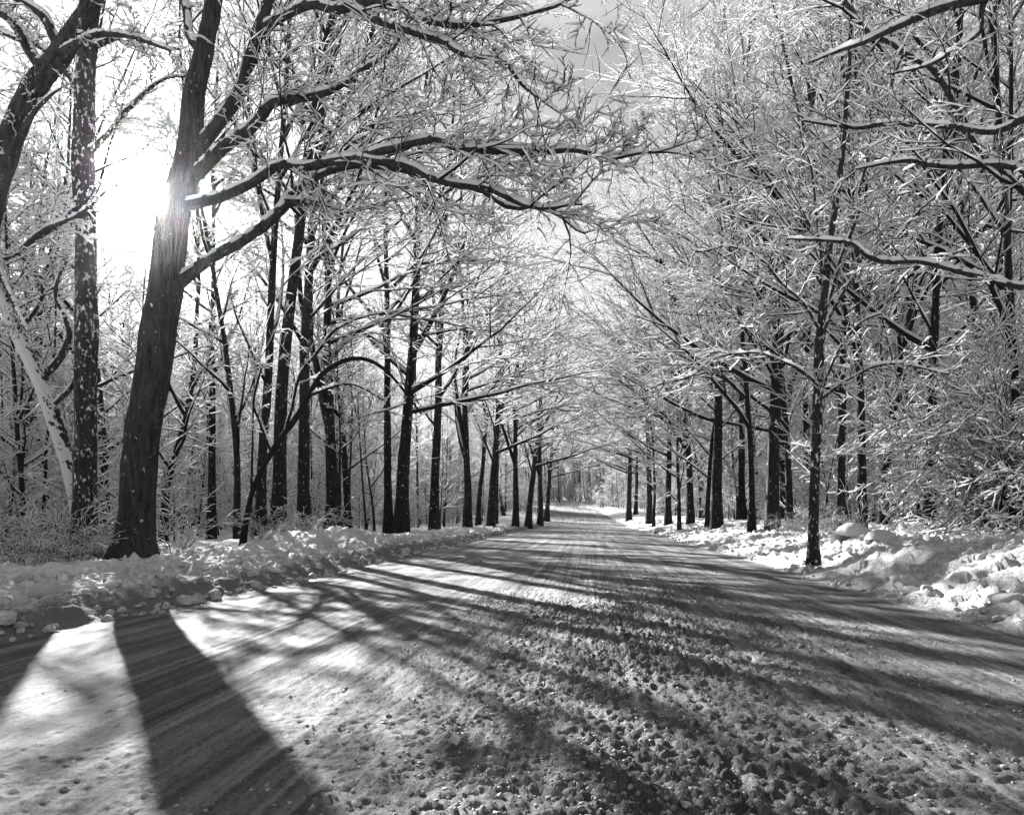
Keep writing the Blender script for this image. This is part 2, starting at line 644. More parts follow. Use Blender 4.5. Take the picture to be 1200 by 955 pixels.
class Buf:
    def __init__(s):
        s.v = []; s.q = []; s.n = 0

    def add(s, v, q):
        s.v.append(v.reshape(-1, 3)); s.q.append(q.reshape(-1, 4) + s.n); s.n += v.size // 3

    def mesh(s, name, mat):
        return mesh_np(name, np.concatenate(s.v), np.concatenate(s.q), mat)


def frames(pts):
    T = nrm(np.gradient(pts, axis=1))
    mz = np.abs(T[..., 2]).mean(1)
    ref = np.where((mz > 0.8)[:, None], np.array([0, 1.0, 0]), np.array([0, 0, 1.0]))[:, None, :]
    side = nrm(np.cross(T, ref))
    upv = np.cross(side, T)
    return T, side, upv


def ring_quads(n, m, k):
    base = (np.arange(n) * m * k)[:, None, None]
    i = np.arange(m - 1)[None, :, None] * k
    j = np.arange(k)[None, None, :]
    j2 = (j + 1) % k
    a = base + i + j; b = base + i + j2
    return np.stack([a, b, b + k, a + k], -1).reshape(-1, 4)


def tube(buf, par, k, rough=0.0, rng=None):
    pts, rad = par
    n, m, _ = pts.shape
    T, S, U = frames(pts)
    th = np.arange(k) * 2 * math.pi / k
    r = rad[:, :, None] * np.ones(k)
    if rough and rng is not None:
        r = r * (1 + rng.normal(0, rough, r.shape))
    v = pts[:, :, None, :] + r[..., None] * (np.cos(th)[None, None, :, None] * S[:, :, None, :] + np.sin(th)[None, None, :, None] * U[:, :, None, :])
    buf.add(v, ring_quads(n, m, k))


def snow(buf, par, rng, amount, k=3, wmin=0.010, bare=0.12, sub=1, gap=0.0):
    """a ridge of snow lying along the upper side of each branch"""
    pts, rad = par
    if bare > 0:
        keep = rng.random(len(pts)) > bare
        pts = pts[keep]; rad = rad[keep]
    if sub > 1:                               # finer along the branch
        m = pts.shape[1]
        f = np.linspace(0, m - 1, (m - 1) * sub + 1)
        i0 = np.minimum(f.astype(int), m - 2); fr = f - i0
        pts = pts[:, i0] * (1 - fr)[None, :, None] + pts[:, i0 + 1] * fr[None, :, None]
        rad = rad[:, i0] * (1 - fr) + rad[:, i0 + 1] * fr
    n, m, _ = pts.shape
    T = nrm(np.gradient(pts, axis=1))
    hz = np.sqrt(np.clip(1 - T[..., 2] ** 2, 0.0, 1))
    S = nrm(np.cross(T, np.array([0, 0, 1.0])) + np.array([1e-5, 0, 0]))
    U = np.cross(S, T)
    U = np.where(U[..., 2:3] < 0, -U, U)
    amt = amount * (0.3 + 0.7 * hz) * np.clip(rng.normal(1.0, 0.32, (n, m)), 0.15, 1.9)
    if k >= 4:
        amt = amt * np.clip(0.4 + 0.6 * rad / 0.022, 0.4, 1.0)
    if gap:
        amt = amt * np.where(rng.random((n, m)) < gap, 0.12, 1.0) * (1 + gap)
    taper = np.ones(m); taper[0] = 0.8; taper[-1] = 0.5
    amt = amt * taper
    w = np.maximum(rad * 0.88, wmin * 0.45) * (0.45 + 0.55 * np.clip(hz * 1.3, 0, 1)) * np.clip(amt / amount * 1.5, 0.3, 1.15)
    h = amt + rad * 0.5
    lo = rad * 0.35
    if k == 3:
        off = [(-1.0, 0.0), (1.0, 0.0), (0.0, 1.0)]
    elif k == 4:
        off = [(-1.0, 0.0), (1.0, 0.0), (0.55, 0.9), (-0.55, 0.9)]
    else:
        off = [(0.0, -0.2), (1.0, 0.0), (0.8, 0.65), (0.0, 1.0), (-0.8, 0.65), (-1.0, 0.0)]
    vs = []
    for a, b in off:
        vs.append(pts + S * (a * w)[..., None] + U * (lo + b * h)[..., None])
    v = np.stack(vs, 2)
    buf.add(v, ring_quads(n, m, len(off)))


def flat_par(pl):
    """list of (pts, rad) with different counts -> as is"""
    return pl


def trunk_path(rng, H, r, wig, lean=(0, 0), nseg=14, tip=0.12):
    P = np.zeros((1, 3)); P[0, 2] = -0.25
    D = np.array([[lean[0], lean[1], 1.0]])
    pts, rad = grow(rng, P, D, np.array([H + 0.25]), np.array([r]), nseg, wig, (0, 0, 0.04), tip=tip)
    pts[0, :, :2] -= 0
    flare = 1 + 0.45 * np.exp(-np.clip(pts[0, :, 2], 0, None) / 0.35)
    rad = rad * flare[None, :]
    # extra ring for root flare
    return pts, rad


def resample(par, m):
    pts, rad = par
    M = pts.shape[1]
    f = np.linspace(0, M - 1, m); i0 = np.minimum(f.astype(int), M - 2); fr = f - i0
    return (pts[:, i0] * (1 - fr)[None, :, None] + pts[:, i0 + 1] * fr[None, :, None], rad[:, i0] * (1 - fr) + rad[:, i0 + 1] * fr)


PARK = []


def thing(name, loc=(0, 0, 0)):
    o = bpy.data.objects.new(name, None)
    o.empty_display_size = 0.3
    COL.objects.link(o); o.location = loc
    return o


def copy_tree(o, parent=None):
    c = o.copy(); COL.objects.link(c); c.parent = parent
    for ch in o.children:
        copy_tree(ch, c)
    return c


PROTO = {}


def proto_tree(key, name, seed, H, r, limbs, l_t, l_ang, l_len, l_trop, b2, b3, b4, wig=0.05, pull=None, flat=0.45,
               snow_amt=0.032, trunk_wig=0.03, lean=(0, 0), droop=0.0, bark=None, ltaper=0.55, leaders=2):
    rng = np.random.default_rng(seed)
    tr = trunk_path(rng, H, r, trunk_wig, lean)
    L1 = spawn(rng, tr, limbs, l_t[0], l_t[1], l_ang, 9, l_len, ltaper, 0.015, 7, wig * 1.5, l_trop, 0.0, droop, pull)
    if leaders:
        LD = spawn(rng, tr, leaders, 0.3, 0.72, 20, 6, 0.5, 0.45, 0.016, 7, 0.05, (0, 0, 0.05), 0.0, 0.0, None, 0.15)
        L1 = (np.concatenate([L1[0], LD[0]]), np.concatenate([L1[1], LD[1]]))
    L2 = spawn(rng, L1, b2, 0.18, 0.98, 40, 9, 0.42, 0.45, 0.011, 5, wig * 1.4, (0, 0, 0.02), flat, droop * 0.6)
    L3 = spawn(rng, L2, b3, 0.15, 1.0, 38, 10, 0.42, 0.35, 0.009, 3, wig * 1.8, (0, 0, 0.02), flat, droop * 0.4)
    root = thing(name)
    tb = Buf(); tube(tb, resample(tr, 26), 9, 0.03, rng)
    cb = Buf(); sb = Buf()
    tube(cb, L1, 6); tube(cb, L2, 4); tube(cb, L3, 3)
    snow(sb, L1, rng, snow_amt * 1.3, 4, 0.014, 0.0, 2)
    snow(sb, L2, rng, snow_amt * 1.0, 3, 0.013, 0.03, 1)
    snow(sb, L3, rng, snow_amt * 0.75, 3, 0.012, 0.06)
    if b4:
        L4 = spawn(rng, L3, b4, 0.2, 1.0, 40, 12, 0.5, 0.3, 0.009, 2, wig * 2, (0, 0, 0.03), flat, 0.0)
        tube(cb, L4, 3); snow(sb, L4, rng, snow_amt * 0.55, 3, 0.011, 0.12)
    link("trunk", tb.mesh("trunk", bark or M_BARK), root)
    cr_ = link("crown", cb.mesh("crown", M_TWIG), root)
    link("snow", sb.mesh("snow", M_SNOW), cr_)
    PROTO[key] = [root, r, False]
    return root


def place(key, x, y, scale=1.0, rz=0.0, lean=(0, 0), sink=0.0, sz=None):
    root, r, used = PROTO[key]
    if used:
        o = copy_tree(root)
    else:
        o = root; PROTO[key][2] = True
    o.location = (x, y, zt(x, y) - sink)
    o.rotation_euler = (lean[1], lean[0], rz)
    o.scale = (scale, scale, scale if sz is None else sz)
    return o


# forest trees with a clear bole
proto_tree('tall_a', 'forest_tree', 11, 21.0, 0.20, 22, (0.28, 0.97), 52, 0.24, (0, 0, 0.05), 7, 7, 2)
proto_tree('tall_b', 'forest_tree', 12, 20.0, 0.18, 20, (0.22, 0.97), 45, 0.26, (0, 0, 0.07), 7, 7, 2, trunk_wig=0.045)
proto_tree('tall_c', 'forest_tree', 13, 22.0, 0.22, 20, (0.32, 0.97), 58, 0.23, (0, 0, 0.03), 7, 7, 2, trunk_wig=0.04)
# roadside trees whose limbs reach over the road (+X before turning)
proto_tree('reach_a', 'roadside_tree', 21, 19.0, 0.21, 20, (0.17, 0.97), 60, 0.34, (0.05, 0, 0.0), 8, 8, 2, pull=(0.45, 0, 0.05), flat=0.6)
proto_tree('reach_b', 'roadside_tree', 22, 18.0, 0.19, 19, (0.16, 0.97), 55, 0.36, (0.05, 0, 0.02), 8, 8, 2, pull=(0.40, 0, 0.1), flat=0.6)
# fan-shaped trees with long straight rising limbs
proto_tree('fan_a', 'fan_crowned_tree', 31, 19.0, 0.19, 26, (0.22, 0.97), 42, 0.36, (0.02, 0, 0.02), 10, 8, 2, wig=0.035, pull=(0.25, 0, 0.05), flat=0.35)
proto_tree('fan_b', 'fan_crowned_tree', 32, 16.5, 0.15, 24, (0.20, 0.97), 36, 0.40, (0.03, 0, 0.0), 10, 8, 2, wig=0.035, pull=(0.28, 0, 0.0), flat=0.35)
# thin poles deep in the wood
proto_tree('pole_a', 'pole_tree', 41, 14.0, 0.09, 24, (0.14, 0.97), 52, 0.22, (0, 0, 0.04), 7, 6, 0, trunk_wig=0.05)
proto_tree('pole_b', 'pole_tree', 42, 11.0, 0.07, 22, (0.10, 0.97), 50, 0.26, (0, 0, 0.03), 7, 6, 0, trunk_wig=0.06)
proto_tree('pole_c', 'pole_tree', 43, 9.5, 0.055, 14, (0.35, 0.97), 48, 0.20, (0, 0, 0.05), 6, 5, 0, trunk_wig=0.06, leaders=1)

# ------------------------------------------------------------------ saplings, shrubs, brush
def proto_clump(key, name, seed, stems, H, r, spread, droop, b2, b3, snow_amt, part, wig=0.06, lean=(0, 0), tri2=0.45, stem_snow=1.0, fine=0):
    rng = np.random.default_rng(seed)
    root = thing(name)
    az = rng.random(stems) * 6.283
    P = np.stack([np.cos(az) * 0.12 * spread, np.sin(az) * 0.12 * spread, np.full(stems, -0.1)], 1)
    D = np.stack([np.cos(az) * spread + lean[0], np.sin(az) * spread + lean[1], np.ones(stems)], 1)
    L = H * rng.uniform(0.6, 1.1, stems)
    st = grow(rng, P, D, L, np.full(stems, r) * rng.uniform(0.7, 1.1, stems), 8, wig, (0, 0, 0), droop=droop)
    L2 = spawn(rng, st, b2, 0.2, 1.0, 42, 10, 0.36, 0.4, 0.010, 4, wig * 1.5, (0, 0, 0.02), 0.4, droop * 0.8)
    L3 = spawn(rng, L2, b3, 0.15, 1.0, 44, 14, tri2, 0.3, 0.010, 3, wig * 1.6, (0, 0, 0.02), 0.4)
    sb = Buf(); tb = Buf()
    for i in range(stems):
        b = Buf(); tube(b, (st[0][i:i + 1], st[1][i:i + 1]), 5)
        link(part, b.mesh(part, M_TWIG), root)
    tube(tb, L2, 3); tube(tb, L3, 3)
    snow(sb, st, rng, snow_amt * 1.2 * stem_snow, 4, 0.012, 0.0, 2)
    snow(sb, L2, rng, snow_amt, 3, 0.012, 0.05, 3 if fine else 1, 0.15 if fine else 0)
    snow(sb, L3, rng, snow_amt * 0.75, 3, 0.012, 0.12, 2 if fine else 1, 0.15 if fine else 0)
    if fine:
        L4 = spawn(rng, L3, fine, 0.2, 1.0, 50, 16, 0.5, 0.3, 0.012, 2, wig * 1.5, (0, 0, 0.04), 0.3)
        tube(tb, L4, 3); snow(sb, L4, rng, snow_amt * 0.55, 3, 0.011, 0.1)
    tw = link("twigs", tb.mesh("twigs", M_TWIG), root); tw["kind"] = "stuff"
    sw = link("snow", sb.mesh("snow", M_SNOW), tw); sw["kind"] = "stuff"
    PROTO[key] = [root, r, False]


proto_clump('sap_a', 'sapling', 51, 1, 4.5, 0.035, 0.1, 0.05, 22, 6, 0.030, "stem")
proto_clump('sap_b', 'sapling', 52, 2, 3.8, 0.028, 0.25, 0.16, 16, 6, 0.032, "stem")
proto_clump('sap_c', 'sapling', 53, 1, 6.0, 0.045, 0.15, 0.02, 26, 7, 0.030, "stem")
proto_clump('shrub_a', 'shrub', 61, 12, 3.0, 0.018, 0.55, 0.22, 10, 6, 0.021, "stem", wig=0.2, lean=(-0.4, -0.1), stem_snow=0.25, fine=3)
proto_clump('shrub_b', 'shrub', 62, 11, 2.4, 0.015, 0.7, 0.18, 10, 6, 0.020, "stem", wig=0.22, lean=(-0.2, 0), stem_snow=0.25, fine=3)
proto_clump('brush_a', 'brush_clump', 71, 16, 0.85, 0.006, 0.8, 0.12, 4, 3, 0.006, "stalk", wig=0.1)
proto_clump('brush_b', 'brush_clump', 72, 14, 1.3, 0.007, 0.7, 0.22, 5, 3, 0.008, "stalk", wig=0.09)

rnd = random.Random(5)


# ------------------------------------------------------------------ the large maple by the left bank
def poly(pp, m):
    """pixel path [(px, py, depth, width px)] -> one resampled polyline (1, m, 3), (1, m)"""
    P = np.array([pix(a, b, d) for a, b, d, w in pp])
    Rr = np.array([w * d / FPX / 2 for a, b, d, w in pp])
    t = np.concatenate([[0], np.cumsum(np.linalg.norm(np.diff(P, axis=0), axis=1))]); t /= t[-1]
    tt = np.linspace(0, 1, m)
    # Catmull-Rom
    out = []; ro = []
    for x in tt:
        i = min(max(int(np.searchsorted(t, x, 'right')) - 1, 0), len(t) - 2)
        f = (x - t[i]) / (t[i + 1] - t[i])
        p0 = P[max(i - 1, 0)]; p1 = P[i]; p2 = P[i + 1]; p3 = P[min(i + 2, len(P) - 1)]
        out.append(0.5 * (2 * p1 + (p2 - p0) * f + (2 * p0 - 5 * p1 + 4 * p2 - p3) * f * f + (3 * p1 - p0 - 3 * p2 + p3) * f ** 3))
        ro.append(Rr[i] * (1 - f) + Rr[i + 1] * f)
    return np.array(out)[None], np.array(ro)[None]


def trunk_surface(par, seed, lift=None):
    """furrowed trunk skin; lift = (threshold, thickness, facing) gives shells of stuck snow instead"""
    ln = plen(par[0])[0]; rad_big = par[1].max() > 0.3
    m = max(int(ln / (0.035 if lift else 0.05)), 20); k = 64 if lift else 72 if rad_big else 44
    pts, rad = resample(par, m)
    T, S, U = frames(pts)
    th = np.arange(k) * 2 * math.pi / k
    A, B = np.meshgrid(np.arange(k), np.arange(m))
    cx = np.cos(th)[A] * rad.mean(); cy = np.sin(th)[A] * rad.mean(); yy = B * ln / m

    def n3(fx, fy, sd_):
        return 0.5 * (vn(cx * fx + 40, yy * fy + cy * fx * 0.5, sd_) + vn(cy * fx + 60, yy * fy - cx * fx * 0.5, sd_ + 1))
    r = rad[0][:, None] * (1 + 0.30 * (n3(4, 1.2, seed) - 0.5)) + (0.055 if rad_big else 0.03) * (n3(30, 2.2, seed + 3) - 0.5)
    q = ring_quads(1, m, k)
    if lift:
        thr, thick, facing = lift
        f = 0.3 * n3(9, 4.0, seed + 5) + 0.35 * n3(30, 16, seed + 7) + 0.35 * n3(60, 34, seed + 9)
        if facing is not None:
            f = f + 0.12 * np.cos(th - facing)[None, :]
        r = r + np.clip((f - thr) * 12, -1, 1) * thick
        q = q[((f > thr - 0.08).ravel())[q].any(1)]
    v = pts[0][:, None, :] + r[..., None] * (np.cos(th)[None, :, None] * S[0][:, None, :] + np.sin(th)[None, :, None] * U[0][:, None, :])
    return v.reshape(-1, 3), q


def hero_tree(name, label, cat, trunk_pp, limbs_pp, seed, bark, spec, snow_amt, trunk_k=28, tm=90, patch=None, group=None):
    rng = np.random.default_rng(seed)
    base = pix(trunk_pp[0][0], trunk_pp[0][1], trunk_pp[0][2])
    root = thing(name, (base[0], base[1], zt(base[0], base[1])))
    org = np.array(root.location)
    tr = poly(trunk_pp, tm)
    tr = (tr[0] - org, tr[1])
    low = np.clip(tr[0][0, :, 2], -0.3, None)
    tr = (tr[0], tr[1] * (1 + 0.55 * np.exp(-np.clip(low, 0, None) / 0.28))[None, :])
    tv, tq = trunk_surface(tr, seed)
    t_ob = link("trunk", mesh_np("trunk", tv, tq, bark), root)
    if patch:
        pv, pq = trunk_surface(tr, seed, patch)
        c_ = link("snow_patches", mesh_np("snow_patches", pv, pq, M_SNOW), t_ob); c_["kind"] = "stuff"
    all2 = []; cb = Buf(); sb = Buf()
    for lp in limbs_pp:
        lm = poly(lp, 34)
        jl = plen(lm[0])[0]; jt = np.linspace(0, 1, 34)
        jit = np.stack([vn(jt * jl * 1.7, a_ * 9.1, seed + 60 + len(all2)) - 0.5 for a_ in (1, 2, 3)], -1) * (0.035 * jl ** 0.5 + 0.02) * sst(0, 0.2, jt)[:, None] * 2
        lm = (lm[0] - org + jit[None], lm[1])
        lm = (lm[0], lm[1] * (1 + 0.22 * (vn(jt * jl * 5.0, 3.3, seed + 90 + len(all2)) - 0.4))[None])
        b = Buf(); tube(b, lm, 10, 0.07, rng)
        lo = link("limb", b.mesh("limb", bark), root)
        b = Buf(); snow(b, lm, rng, snow_amt * 1.25, 6, 0.015, 0.0, 3, 0.07)
        link("snow", b.mesh("snow", M_SNOW), lo)
        all2.append(lm)
    par = (np.concatenate([a[0] for a in all2]), np.concatenate([a[1] for a in all2]))
    L2 = spawn(rng, par, spec[0], 0.22, 1.0, 45, 12, 0.26, 0.35, 0.010, 6, 0.15, (0, 0, 0.02), 0.5, 0.03)
    L3 = spawn(rng, L2, spec[1], 0.12, 1.0, 42, 12, 0.42, 0.35, 0.010, 4, 0.2, (0, 0, 0.03), 0.35)
    L4 = spawn(rng, L3, spec[2], 0.15, 1.0, 48, 16, 0.5, 0.3, 0.010, 2, 0.2, (0, 0, 0.03), 0.4)
    tube(cb, L2, 5); tube(cb, L3, 4); tube(cb, L4, 3)
    snow(sb, L2, rng, snow_amt, 4, 0.012, 0.0, 3, 0.1)
    snow(sb, L3, rng, snow_amt * 0.7, 3, 0.011, 0.03, 2, 0.14)
    snow(sb, L4, rng, snow_amt * 0.5, 3, 0.010, 0.10)
    c_ob = link("crown", cb.mesh("crown", M_TWIG), root)
    link("snow", sb.mesh("snow", M_SNOW), c_ob)
    tag(root, label, cat, group)
    return root


d = 11.6
maple_trunk = [(155, 668, d, 46), (158, 630, d, 41), (166, 524, d, 39), (183, 407, d, 38), (195, 335, d, 40), (198, 293, d, 36),
               (207, 238, d, 33), (222, 176, d, 29), (227, 110, d, 24), (240, 55, d, 21), (251, 0, d, 19), (262, -120, d, 15), (268, -260, d, 9), (275, -400, d, 3)]
maple_limbs = [
    [(222, 190, d, 20), (250, 150, d, 16), (278, 106, d, 14), (296, 66, d, 13), (311, 29, d, 12), (322, -10, d, 11), (335, -90, d, 8), (350, -220, d, 3)],
    [(228, 205, d, 18), (262, 175, d - .2, 13), (300, 138, d - .4, 12), (311, 128, d - .4, 11), (350, 119, d - .6, 10), (388, 106, d - .8, 8), (434, 70, d - .9, 5), (470, 40, d - 1, 2)],
    [(212, 243, d, 16), (255, 228, d - .2, 12), (300, 211, d - .5, 11), (335, 192, d - .8, 10), (415, 182, d - 1.2, 11), (465, 190, d - 1.5, 9), (511, 211, d - 1.7, 8), (568, 226, d - 1.9, 7), (610, 238, d - 2, 5), (683, 246, d - 2.1, 2)],
    [(420, 184, d - 1.2, 9), (460, 176, d - 1.6, 9), (511, 169, d - 1.9, 9), (560, 178, d - 2.1, 9), (607, 182, d - 2.3, 8), (683, 174, d - 2.5, 6), (735, 180, d - 2.6, 4), (795, 178, d - 2.7, 2)],
    [(208, 330, d, 18), (240, 308, d + .1, 13), (300, 268, d + .2, 12), (345, 228, d + .3, 11), (370, 210, d + .3, 9), (415, 196, d + .3, 8), (470, 200, d + .2, 7), (540, 222, d, 6), (607, 240, d - .2, 5), (690, 268, d - .4, 2)],
    [(335, 236, d + .25, 9), (355, 236, d + .2, 8), (382, 239, d + .1, 8)],
    [(309, 34, d, 12), (335, 18, d - .5, 10), (377, 6, d - 1, 10), (434, 4, d - 1.5, 9), (492, 17, d - 2, 8), (549, 25, d - 2.4, 7), (607, 16, d - 2.7, 5), (656, 4, d - 3, 3)],
    [(405, 5, d - 1.3, 8), (465, 31, d - 1.6, 8), (530, 57, d - 2.1, 7), (576, 71, d - 2.4, 6), (607, 98, d - 2.7, 4), (650, 130, d - 2.9, 2)],
    [(235, 80, d, 12), (225, 20, d + .8, 10), (200, -60, d + 1.5, 8), (170, -160, d + 2, 3)],
]
hero_tree('maple_tree', 'large dark furrowed tree trunk with long snowy limbs stretching over the road', 'tree', maple_trunk, maple_limbs, 101, M_BARK_HERO,
          (17, 9, 3), 0.035)

# overhanging branch tree rooted left of the frame, its branches cross the top of the road
d = 12.6
trunk2 = [(100, 668, d, 28), (99, 560, d, 25), (101, 430, d, 24), (101, 300, d, 22), (98, 200, d, 22), (100, 100, d, 20), (104, 20, d, 19), (110, -120, d, 15), (115, -300, d, 7)]
limbs2 = [
    [(104, 30, d, 14), (116, 0, d, 12), (135, -60, d, 9), (165, -150, d, 3)],
    [(99, 180, d, 9), (130, 150, d - .3, 6), (175, 105, d - .5, 4), (215, 85, d - .6, 2)],
    [(100, 110, d, 9), (60, 70, d + .2, 7), (20, 45, d + .3, 5), (-40, 30, d + .4, 2)],
    [(99, 235, d, 7), (70, 262, d - .3, 6), (40, 280, d - .5, 5), (5, 300, d - .8, 2)],
    [(102, 60, d, 9), (140, 40, d, 6), (180, 50, d, 4), (210, 62, d, 2)],
]
hero_tree('slender_tree', 'upright slender tree mottled with stuck snow beside the large dark trunk', 'tree', trunk2, limbs2, 102, M_BARK_SNOWY,
          (9, 7, 3), 0.03, 20, 80)
# leaning tree at the edge of the frame
d = 10.5
trunk3 = [(-95, 668, d, 34), (-75, 520, d, 32), (-45, 360, d, 30), (-15, 250, d, 29), (5, 180, d, 28), (36, 110, d, 25), (72, 62, d, 23), (108, 5, d, 19), (140, -70, d, 14), (180, -200, d, 5)]
limbs3 = [
    [(50, 90, d, 14), (30, 40, d, 11), (10, 15, d, 9), (-40, -10, d, 5)],
    [(74, 62, d, 12), (50, 20, d, 9), (10, 0, d, 6), (-40, -20, d, 3)],
    [(68, 66, d, 11), (105, 45, d - .3, 8), (140, 40, d - .5, 6), (200, 60, d - .7, 3)],
    [(-10, 240, d, 12), (20, 170, d, 7), (45, 130, d, 5), (70, 110, d, 2)],
    [(-30, 310, d, 12), (10, 300, d, 7), (60, 265, d - .3, 5), (118, 225, d - .5, 2)],
    [(-20, 270, d, 10), (10, 340, d - .2, 6), (30, 390, d - .4, 3)],
]
hero_tree('leaning_tree', 'thick dark trunk leaning in over the snow bank, branches drooping', 'tree', trunk3, limbs3, 103, M_BARK_HERO,
          (8, 7, 3), 0.03, 20, 80)
# snow-faced leaning pole
d = 13.2
trunk4 = [(98, 655, d, 13), (86, 570, d, 15), (66, 500, d, 16), (48, 448, d, 17), (25, 400, d, 15), (3, 350, d, 14), (-25, 280, d, 12), (-60, 180, d, 5)]
limbs4 = [
    [(48, 448, d, 10), (68, 425, d - .1, 8), (80, 400, d - .2, 7), (76, 375, d - .2, 6), (70, 345, d - .2, 5), (74, 310, d - .2, 2)],
    [(60, 480, d, 7), (85, 450, d, 5), (90, 420, d, 4), (95, 385, d, 2)],
    [(20, 390, d, 7), (40, 360, d, 4), (50, 330, d, 2)],
]
hero_tree('leaning_pole_tree', 'thin tilted trunk with pale snow packed along its upper face', 'tree', trunk4, limbs4, 104, M_BARK_SNOWY,
          (5, 6, 2), 0.028, 16, 60, patch=(0.43, 0.012, 5.6))
# branch tips of a tree standing right of the frame
d = 9.5
trunk5 = [(1330, 640, d, 32), (1325, 400, d, 29), (1310, 200, d, 26), (1290, 40, d, 22), (1275, -120, d, 14), (1265, -260, d, 5)]
limbs5 = [
    [(1290, 40, d, 14), (1210, -10, d, 12), (1127, 2, d, 10), (1064, 29, d, 8), (1015, 51, d, 6), (987, 60, d, 4), (950, 75, d, 2)],
    [(1290, 30, d, 12), (1190, -60, d, 9), (1156, 0, d, 7), (1149, 37, d, 6), (1110, 65, d, 5), (1075, 75, d, 3), (1040, 82, d, 2)],
    [(1312, 210, d, 12), (1230, 130, d, 9), (1150, 150, d + .3, 7), (1080, 148, d + .6, 6), (1000, 145, d + .9, 4), (945, 138, d + 1, 2)],
    [(1316, 260, d, 12), (1250, 240, d, 8), (1190, 200, d + .3, 7), (1130, 196, d + .6, 6), (1060, 192, d + .9, 5), (1005, 200, d + 1, 2)],
    [(1318, 300, d, 11), (1240, 330, d, 8), (1160, 330, d + .3, 6), (1080, 312, d + .6, 6), (1000, 290, d + .9, 5), (930, 285, d + 1, 2)],
    [(1300, 90, d, 12), (1230, 210, d + .4, 9), (1190, 210, d + .6, 8), (1130, 140, d + .9, 7), (1060, 60, d + 1.2, 6), (990, 0, d + 1.5, 5), (930, -60, d + 1.6, 2)],
]
hero_tree('overhanging_tree', 'branches reaching in from a tree beyond the right snow bank', 'tree', trunk5, limbs5, 105, M_BARK_HERO,
          (7, 7, 2), 0.032, 18, 50)

# ------------------------------------------------------------------ rows of trees read from the photograph
G_LEFT = 'dark trunks in the roadside row behind the left bank'
G_RIGHT = 'trees in the roadside row behind the right bank'
occupied = [(-6.7, 11.6), (-7.8, 12.5), (-8.2, 13)]


def put(key, px, depth, w, rz, label, group, lean=(0, 0), sz=1.0):
    p = on_ground(px, depth)
    sc = (w * depth / FPX / 2) / PROTO[key][1]
    sc = min(max(sc, 0.6), 1.6)
    o = place(key, p[0], p[1], sc, rz, lean, sz=sc ** 0.35 * sz)
    occupied.append((p[0], p[1]))
    tag(o, label, 'tree', group)
    return o


lab_row = 'farther dark trunk in the left roadside row, well along the road'
ORD = ['first', 'second', 'third', 'fourth', 'fifth', 'sixth', 'seventh', 'eighth', 'ninth', 'tenth']
left_row = [('tall_b', 248, 24, 10, (.0, 0)), ('pole_a', 279, 19, 9, (.06, 0)), ('tall_b', 306, 20, 13, (.05, 0)), ('tall_c', 326, 22, 18, (.045, 0)),
            ('tall_a', 357, 25, 16, (.06, 0)), ('reach_b', 389, 27, 16, (.02, 0)), ('pole_a', 408, 30, 9, (0, 0)), ('tall_a', 455, 31, 11, (0, 0)),
            ('reach_a', 470, 30, 17, (.03, 0)), ('tall_b', 509, 36, 12, (.01, 0)), ('reach_b', 548, 41, 10, (.02, 0)), ('reach_a', 575, 46, 9, (.02, 0)),
            ('reach_b', 604, 52, 8, (.04, 0)), ('reach_a', 619, 58, 8, (.06, 0)), ('reach_b', 633, 70, 7, (.04, 0)), ('reach_a', 641, 84, 6, (0.03, 0)),
            ('pole_a', 123, 20, 11, (.02, 0)), ('pole_b', 192, 21, 9, (.02, 0)), ('pole_a', 30, 21, 9, (.0, 0)), ('pole_b', 60, 24, 8, (.0, 0)),
            ('tall_b', 45, 33, 8, (0, 0)),  ('tall_c', 5, 28, 9, (0, 0))]
for i, (k, px, dp, w, ln) in enumerate(left_row):
    rz = rnd.uniform(-0.5, 0.5) if k.startswith('reach') else rnd.uniform(0, 6.28)
    if px < 200:
        lb = 'thin bare trunk in the woods behind the mottled slender tree'
    elif px < 515:
        lb = '%s trunk in the left roadside row beyond the large dark tree' % ORD[i]
    else:
        lb = lab_row
    put(k, px, dp, w, rz, lb, G_LEFT, ln if k.startswith('reach') else (ln[0], 0))
lab_fan = 'farther snow-laden tree with rising limbs in the right roadside row'
right_row = [('fan_a', 905, 24, 16), ('fan_b', 925, 27, 9), ('fan_b', 881, 25, 9), ('fan_a', 840, 33, 13), ('pole_a', 829, 35, 6), ('fan_b', 809, 45, 9),
             ('pole_b', 796, 38, 5), ('fan_a', 783, 49, 8), ('pole_a', 766, 52, 4), ('reach_a', 761, 60, 8), ('fan_a', 737, 80, 7),
             ('fan_b', 1010, 17, 11), ('fan_a', 1090, 15, 12), ('fan_b', 1190, 13, 12), ('fan_a', 985, 21, 11)]
for i, (k, px, dp, w) in enumerate(right_row):
    if px > 950:
        lb = 'snow-laden tree rising out of the thicket behind the right bank'
    elif i == 0:
        lb = 'thickest straight dark trunk behind the right bank, beyond the young tree'
    elif px > 780:
        lb = 'slimmer trunk near the thickest dark trunk behind the right bank'
    else:
        lb = lab_fan
    put(k, px, dp, w, math.pi + rnd.uniform(-0.6, 0.6), lb, G_RIGHT)
